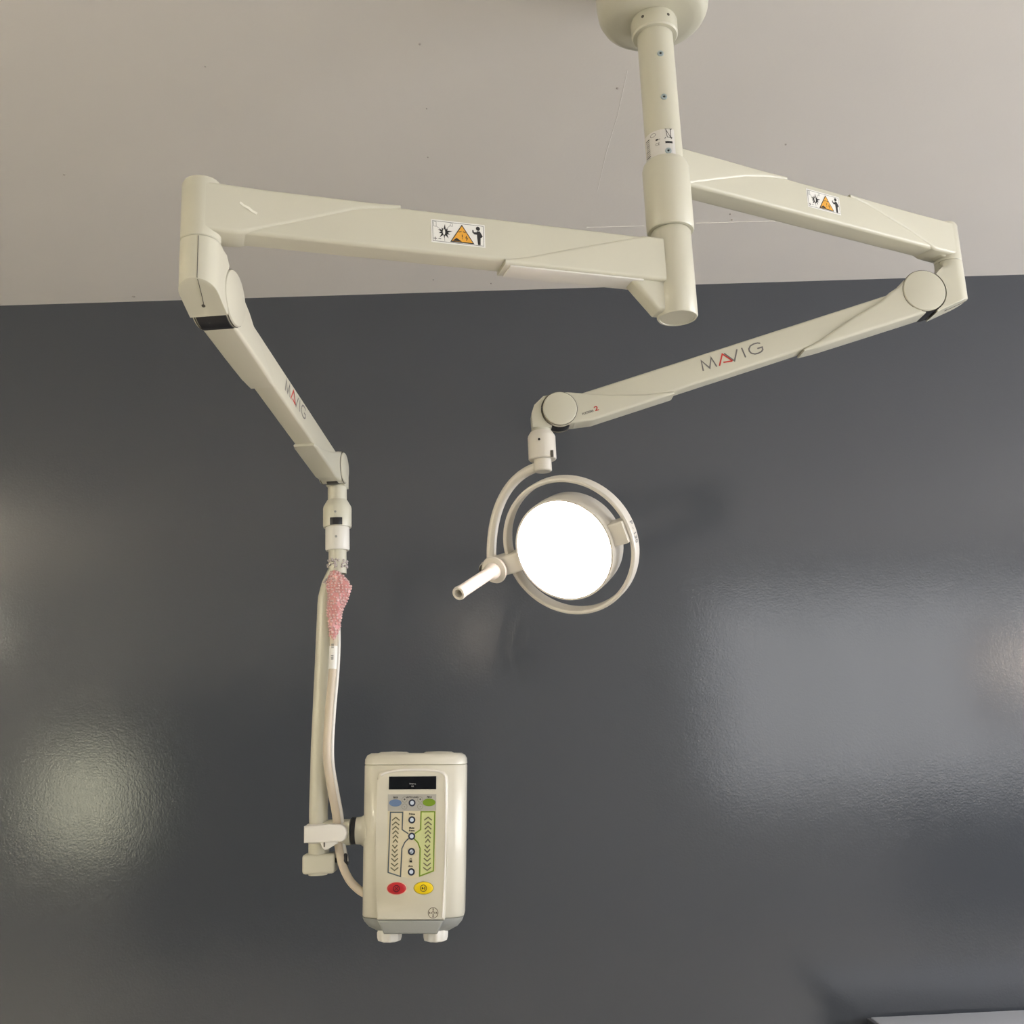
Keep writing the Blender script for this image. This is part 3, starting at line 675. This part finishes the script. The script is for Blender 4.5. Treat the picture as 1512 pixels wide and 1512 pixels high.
# cable
cabp = [(-.374, 2.425, 1.86), (-.372, 2.423, 1.80), (-.374, 2.418, 1.73), (-.383, 2.414, 1.62), (-.386, 2.412, 1.53), (-.377, 2.418, 1.46), (-.368, 2.430, 1.40),
        (-.366, 2.436, 1.35), (-.356, 2.428, 1.30), (-.340, 2.432, 1.262), (-.318, 2.434, 1.238), (-.298, 2.436, 1.226)]
cabp = [(x-.0045*0, y-.002, z) for x, y, z in cabp]
cab = thing('power_cable', 'thick beige cable running down the drop tube and curving into the injector', 'cable', (TX, TY-.03, 1.226))
bm = bmesh.new(); o0 = Vector((TX, TY-.03, 1.226))
tube(bm, [Vector(p)-o0 for p in smoothpath(cabp, 8)], .0092, 16); finish(bm, 'sheath', CABLE, cab)
bm = bmesh.new()
c2 = [(x+.0105, y+.004, z) for x, y, z in cabp[:9]]
tube(bm, [Vector(p)-o0 for p in smoothpath(c2, 8)], .0052, 12); finish(bm, 'thin_lead', WHITE, cab, label='thin white lead beside the sheath')
cl_ = [Vector(p)-o0 for p in smoothpath(cabp[1:4], 8)]
bm = bmesh.new(); tube(bm, cl_[2:9], .0100, 16, caps=False); tg = finish(bm, 'cable_tag', STICK, cab)
def tagp(b):
    for z0 in (1.778, 1.752):
        for k in range(3):
            z = z0-o0.z+.004*k; xs = lerpf([(1.62, -.383), (1.73, -.374), (1.80, -.372)], z0)-o0.x
            b.faces.new([b.verts.new(Vector((xs+dx, 2.41-o0.y-.0035, z+q))) for dx, q in ((-.003, 0), (.003, 0), (.003, .0022), (-.003, .0022))])
printed('tag_print', INKG, tg, tagp)

# pink bubble wrap bundle
bw = thing('bubble_wrap', 'pink bubble wrap bundle tied round the cable bend', 'packaging', (-.345, 2.41, 1.80))
o0 = Vector((-.345, 2.41, 1.80))
prof = [(1.797, -.372, .005, .006), (1.82, -.371, .011, .011), (1.85, -.369, .0145, .014), (1.88, -.366, .019, .017), (1.905, -.361, .0245, .019), (1.925, -.358, .0275, .019), (1.94, -.361, .0225, .018), (1.952, -.366, .015, .015), (1.962, -.369, .007, .009)]
rnd = random.Random(7)
def bsurf(z, a):
    x = lerpf([(p[0], p[1]) for p in prof], z); ra = lerpf([(p[0], p[2]) for p in prof], z); rb = lerpf([(p[0], p[3]) for p in prof], z)
    k = 1+.10*math.sin(3*a+z*90)+.06*math.sin(7*a-z*140)
    return Vector((x+ra*k*math.cos(a), 2.418+rb*k*math.sin(a), z))-o0
bm = bmesh.new(); rings = []
for i in range(41):
    z = 1.797+(1.962-1.797)*i/40; rings.append([bm.verts.new(bsurf(z, 2*PI*j/32)) for j in range(32)])
for a, b in zip(rings, rings[1:]):
    for j in range(32): bm.faces.new((a[j], a[(j+1) % 32], b[(j+1) % 32], b[j]))
bm.faces.new(rings[0]); bm.faces.new(rings[-1]); finish(bm, 'wrap', PINK, bw)
bm = bmesh.new(); row = 0; z = 1.801
while z < 1.960:
    ra = lerpf([(p[0], p[2]) for p in prof], z); n = max(5, int(2*PI*ra/.0082))
    for j in range(n):
        a = 2*PI*(j+.5*(row % 2))/n+rnd.uniform(-.1, .1); p = bsurf(z+rnd.uniform(-.0012, .0012), a)
        if rnd.random() < .06: continue
        bmesh.ops.create_icosphere(bm, subdivisions=1, radius=rnd.uniform(.0026, .0043), matrix=Matrix.Translation(p))
    z += .0068; row += 1
finish(bm, 'bubbles', PINKB, bw, kind='stuff', smooth=80)
bm = bmesh.new()
for j in range(46):                                          # loose clear film round the spigot above
    a = rnd.uniform(-PI, .3); z = 1.985+rnd.uniform(-.012, .010)
    p = Vector((TX+.0235*math.cos(a), TY+.0235*math.sin(a), z))-o0
    bmesh.ops.create_icosphere(bm, subdivisions=1, radius=rnd.uniform(.0022, .0036), matrix=Matrix.Translation(p))
for j in range(26):
    t_ = rnd.random(); p = Vector((-.397+.034*t_, TY-.030, 1.934+.026*t_+rnd.uniform(-.006, .006)))-o0
    bmesh.ops.create_icosphere(bm, subdivisions=1, radius=rnd.uniform(.002, .0035), matrix=Matrix.Translation(p))
finish(bm, 'clear_film', CLEARP, bw, kind='stuff', smooth=80)

# ------------------------------------------------------------------ contrast injector
IX, IY, IZ = -.199, 2.385, 1.149
inj = thing('contrast_injector', 'ivory contrast injector head with keypad, black display, red and yellow buttons', 'injector', (IX, IY, IZ))
inj.rotation_euler = (0, .034, math.radians(-1.5))
def bodyloft(bm, st, yb=.105):
    """stations (z, half width, chamfer start half width, front y, chamfer depth)"""
    rings = []
    for z, hw, hf, fy, cd_, bk in st:
        p = [(-hf, fy), (hf, fy), (hf+(hw-hf)*.75, fy+cd_*.62), (hw-.002, fy+cd_), (hw, fy+cd_+.008), (hw, bk-.02), (hw-.006, bk-.006), (hw-.02, bk),
             (-hw+.02, bk), (-hw+.006, bk-.006), (-hw, bk-.02), (-hw, fy+cd_+.008), (-hw+.002, fy+cd_), (-hf-(hw-hf)*.75, fy+cd_*.62)]
        rings.append([bm.verts.new(Vector((x, y, z))) for x, y in p])
    m = len(rings[0])
    for a, b in zip(rings, rings[1:]):
        for k in range(m): bm.faces.new((a[k], a[(k+1) % m], b[(k+1) % m], b[k]))
    bm.faces.new(rings[0]); bm.faces.new(rings[-1])
bm = bmesh.new()
bodyloft(bm, [(.0305, .1115, .082, .004, .026, .105), (.033, .113, .083, .002, .026, .105), (.15, .1150, .086, .0, .030, .105), (.355, .1165, .090, .0, .030, .105), (.3575, .1155, .089, .002, .030, .104)])
finish(bm, 'housing', INJW, inj, smooth=50)
bm = bmesh.new()
bodyloft(bm, [(.3575, .1140, .088, .003, .030, .103), (.359, .1165, .090, .0, .030, .105), (.370, .1160, .090, .001, .030, .105), (.378, .112, .086, .006, .028, .10), (.383, .104, .080, .014, .024, .094)])
tc_ = finish(bm, 'top_cap', INJW, inj, smooth=60)
bm = bmesh.new()
for s in (-1, 1): lathe(bm, [(0, .387), (.030, .386), (.036, .383), (.038, .379)], 32, Matrix.Translation((s*.052, .055, 0)))
finish(bm, 'cap_rise', INJW, inj)
bm = bmesh.new()
bodyloft(bm, [(-.004, .060, .035, .040, .020, .07), (.0, .082, .058, .018, .022, .09), (.010, .099, .070, .004, .026, .10), (.022, .109, .080, -.002, .026, .105), (.0305, .1125, .083, -.002, .026, .105)])
finish(bm, 'base_trim', GREYP, inj, smooth=50)
# proud front panel with arched top
def half(z): return lerpf([(.0, .066), (.03, .0735), (.16, .0790), (.345, .0790)], z)
def panel_poly(z0, inset=0):
    left = [(-half(z)+inset, z) for z in (z0, .08, .16, .25, .325)]; right = [(half(z)-inset, z) for z in (.325, .25, .16, .08, z0)]
    top = [(-.0785+inset, .334), (-.075, .341-inset), (-.066, .3445-inset), (-.035, .3495-inset), (0, .351-inset), (.035, .3495-inset), (.060, .3465-inset), (.0705, .342-inset), (.077-inset, .334)]
    return left+top+right
bm = bmesh.new(); prism(bm, panel_poly(.0305), -.020, .01, .0065, seg=5); pn = finish(bm, 'front_panel', INJW, inj, smooth=50)
bm = bmesh.new()
rim = [(-.071, .336), (-.058, .3415), (-.035, .3455), (0, .3475), (.035, .3460), (.060, .3425), (.0695, .337), (.0735, .322), (.0745, .25), (.0742, .16), (.0715, .08), (.0690, .036)]
tube(bm, smoothpath([(x, -.0195, z) for x, z in rim], 6), .0024, 10); finish(bm, 'panel_highlight', WHITE, pn)  # white bead stands in for the highlight on the top and right edges
bm = bmesh.new(); tube(bm, smoothpath([(-half(z)-.0005, -.006, z) for z in (.032, .10, .18, .26, .33)], 5), .0011, 8); finish(bm, 'panel_seam', SOFTSEAM, pn)
bm = bmesh.new(); prism(bm, [(-.058, .002), (-.073, .0303), (.073, .0303), (.058, .002)], -.0185, .012, .005); finish(bm, 'trim_plate', GREYP, inj)
FY = -.020
def px(x, y):     # keypad drawing grid in photo-like units: 606 centre, 1382 bottom
    cx = 608.0-(y-1112)*.0035
    return ((x-cx)*.001513, (1382-y)*.001424)
def fm(o): return lambda x, y: Vector((x, FY-o, y))
def P(*a): return [px(*q) for q in a]
bm = bmesh.new(); q0 = px(573, 1168); q1 = px(643, 1148); box(bm, q0[0], q1[0], FY-.0012, FY+.001, q0[1]+.0005, q1[1], .0004); dsp = finish(bm, 'display', GLASSD, inj, smooth=0, label='black display')
printed('display_text', DTEXT, dsp, lambda b: (words(b, 'Stopping', *px(608, 1160.0), .0042, fm(.0016)), words(b, 'OK', *px(608, 1163.8), .0042, fm(.0016))))
KP = P((572, 1175), (643, 1175), (643, 1289), (624, 1297), (608, 1300), (592, 1297), (572.5, 1291))
kp = printed('keypad', PADC, inj, lambda b: fill(b, KP, fm(.0003)), 'cream membrane keypad')
printed('top_strip', PADG, kp, lambda b: fill(b, P((572, 1175), (643, 1175), (643, 1200), (572, 1200)), fm(.0006)))
printed('green_field', PADGR, kp, lambda b: fill(b, P((621, 1201), (640, 1201), (639, 1290), (619.5, 1297), (620, 1256), (616, 1246), (607.5, 1238), (620, 1229)), fm(.0006)))
printed('green_lines', OLIVE, kp, lambda b: (strokes(b, [P((612, 1234), (620.5, 1228), (621, 1201.5), (641, 1201.5), (639.6, 1289), (619.8, 1296.5), (620, 1256), (616.5, 1247), (610.5, 1241))], .0026, fm(.0010)), fill(b, circ(*px(632.5, 1187.5), .0143, .0082), fm(.0010))))
printed('slate_lines', SLATE, kp, lambda b: strokes(b, [P((602.5, 1234), (593.5, 1228), (594, 1202), (576, 1202), (574, 1291), (592, 1297), (593.5, 1256), (597.5, 1247), (603, 1241))], .0025, fm(.0010)))
printed('blue_oval', BLUEB, kp, lambda b: fill(b, circ(*px(583, 1188), .0140, .0078), fm(.0010)))
for cx in (584.0, 631.3):
    def chev(b):
        for i, y in enumerate((1212, 1219, 1225.5, 1232, 1238.5, 1245)):
            h_ = 5.6-.45*i; strokes(b, [P((cx-h_-(.08*i), y+2.2), (cx, y-2.4), (cx+h_, y+2.2))], .0025, fm(.0012))
        for i, y in enumerate((1253, 1259.5, 1266, 1272.5, 1279.5, 1286)):
            h_ = 3.5+.42*i; strokes(b, [P((cx-1-h_, y-2.2), (cx-.8, y+2.2), (cx-.8+h_, y-2.2))], .0025, fm(.0012))
    printed('chevron_column', CHEV, kp, chev)
for y in (1188, 1213.5, 1237.8, 1260.5, 1290.3):
    k_ = printed('key', NAVY, kp, lambda b: fill(b, circ(*px(607.6, y), .0077), fm(.0014)), 'round key with a pale centre')
    printed('key_centre', KEYC, k_, lambda b: fill(b, circ(*px(607.6, y), .0043), fm(.0018)))
f = fm(.0014)
if 1:
    for s, x, y, z in (('Fill B', 583, 1181, .0052), ('AUTO LOAD', 608, 1180.5, .0046), ('Fill A', 633, 1180.5, .0052), ('Prime', 607.5, 1206, .0056), ('Multi', 607.5, 1226.8, .0056), ('Prime', 607.5, 1230.6, .0052), ('Arm', 606.5, 1283, .0052)):
        printed('key_word', INK, kp, lambda b: words(b, s, *px(x, y), z, f, bold=.00018))
def lock(b):
    fill(b, P((604.8, 1273.5), (604.8, 1276.5), (608.6, 1276.5), (608.6, 1273.5)), f); strokes(b, [P((605.3, 1274), (605.5, 1271.2), (606.7, 1270.3), (607.9, 1271.2), (608, 1274))], .0009, f)
printed('lock_symbol', INK, kp, lock)
if 1:
    for x, y, ch in ((596.5, 1183, '+'), (619.5, 1183, '+'), (596.5, 1193.5, '-'), (619.5, 1193.5, '-')):
        k_ = printed('small_key', CHEV, kp, lambda b: strokes(b, [circ(*px(x, y), .0058)], .0005, f, closed=True))
        printed('key_sign', INK, k_, lambda b: words(b, ch, *px(x, y+1.5), .0075, f, bold=.0002))
printed('tick_mark', SLATE, kp, lambda b: strokes(b, [P((605.5, 1260.5), (606.8, 1262.4), (609.4, 1258.4))], .0011, fm(.0022)))
def oval_button(name, m, x, y, lab_, rimm):
    cx, cy = px(x, y); bm = bmesh.new(); lathe(bm, [(0, .0034), (.0130, .0032), (.0175, .0024), (.0205, .0008), (.0210, 0)], 40, Matrix.Translation((cx, FY, cy)) @ Matrix.Rotation(PI/2, 4, 'X') @ Matrix.Diagonal((1, .60, 1, 1))); b_ = finish(bm, name, m, inj, label=lab_)
    bm = bmesh.new(); lathe(bm, [(.0200, .0003), (.0214, .0010), (.0222, 0)], 40, Matrix.Translation((cx, FY, cy)) @ Matrix.Rotation(PI/2, 4, 'X') @ Matrix.Diagonal((1, .61, 1, 1))); finish(bm, 'rim', rimm, b_)
    return b_, cx, cy
b1, cx, cy = oval_button('stop_button', RED, 586.5, 1314.3, 'red oval button', mat('pale_pink_rim', (.8, .45, .35), .5))
DRED = mat('print_dark_red', (.10, .0, .01), .5)
printed('stop_symbol', DRED, b1, lambda b: (strokes(b, [circ(cx, cy, .0066)], .0018, fm(.0038), closed=True), strokes(b, [[(cx-.0035, cy-.0035), (cx+.0035, cy+.0035)], [(cx-.0035, cy+.0035), (cx+.0035, cy-.0035)]], .0014, fm(.0038))))
b2, cx2, cy2 = oval_button('start_button', YEL, 625.5, 1314.0, 'yellow oval button', mat('ochre_rim', (.42, .34, .05), .5))
printed('start_symbol', INK, b2, lambda b: (strokes(b, [circ(cx2, cy2, .0068)], .0012, fm(.0038), closed=True), fill(b, [(cx2-.0035, cy2-.003), (cx2+.001, cy2), (cx2-.0035, cy2+.003)], fm(.0038)), strokes(b, [[(cx2+.0018, cy2-.003), (cx2+.0018, cy2+.003)], [(cx2+.0036, cy2-.003), (cx2+.0036, cy2+.003)]], .0009, fm(.0038))))
ex, ey = px(639.5, 1350)
def emb(b):
    strokes(b, [circ(ex, ey, .0108)], .0012, fm(.0004), closed=True)
    for i, ch in enumerate('BAYER'):
        words(b, ch, ex, ey+(2-i)*.0037-.0014, .0046, fm(.0004), bold=.00025)
        if ch != 'Y': words(b, ch, ex+(i-2)*.0038, ey-.0014, .0046, fm(.0004), bold=.00025)
printed('emblem', mat('emblem_print', (.10, .07, .04), .5), inj, emb, 'round cross emblem')
# fluted knobs below
for x in (-.052, .050):
    bm = bmesh.new(); lathe(bm, [(0, -.0215), (.018, -.0215), (.0245, -.0190), (.0265, -.012), (.0270, -.002), (.024, .004), (0, .004)], 60, Matrix.Translation((x, .035, 0)), flute=.035, nfl=9); finish(bm, 'knob', WHITE, inj, label='fluted white knob')
# side boss and black gasket
bm = bmesh.new(); lathe(bm, [(0, -.1352), (.0300, -.1352), (.0310, -.124), (.036, -.117), (.046, -.108), (.05, -.09)], 40, Matrix.Translation((0, .062, .211)) @ Matrix.Rotation(PI/2, 4, 'Y')); finish(bm, 'side_boss', INJW, inj)
bm = bmesh.new(); lathe(bm, [(0, -.1455), (.0302, -.1455), (.0302, -.1348), (0, -.1348)], 40, Matrix.Translation((0, .062, .211)) @ Matrix.Rotation(PI/2, 4, 'Y')); finish(bm, 'gasket', BLACK, inj, label='black ring')
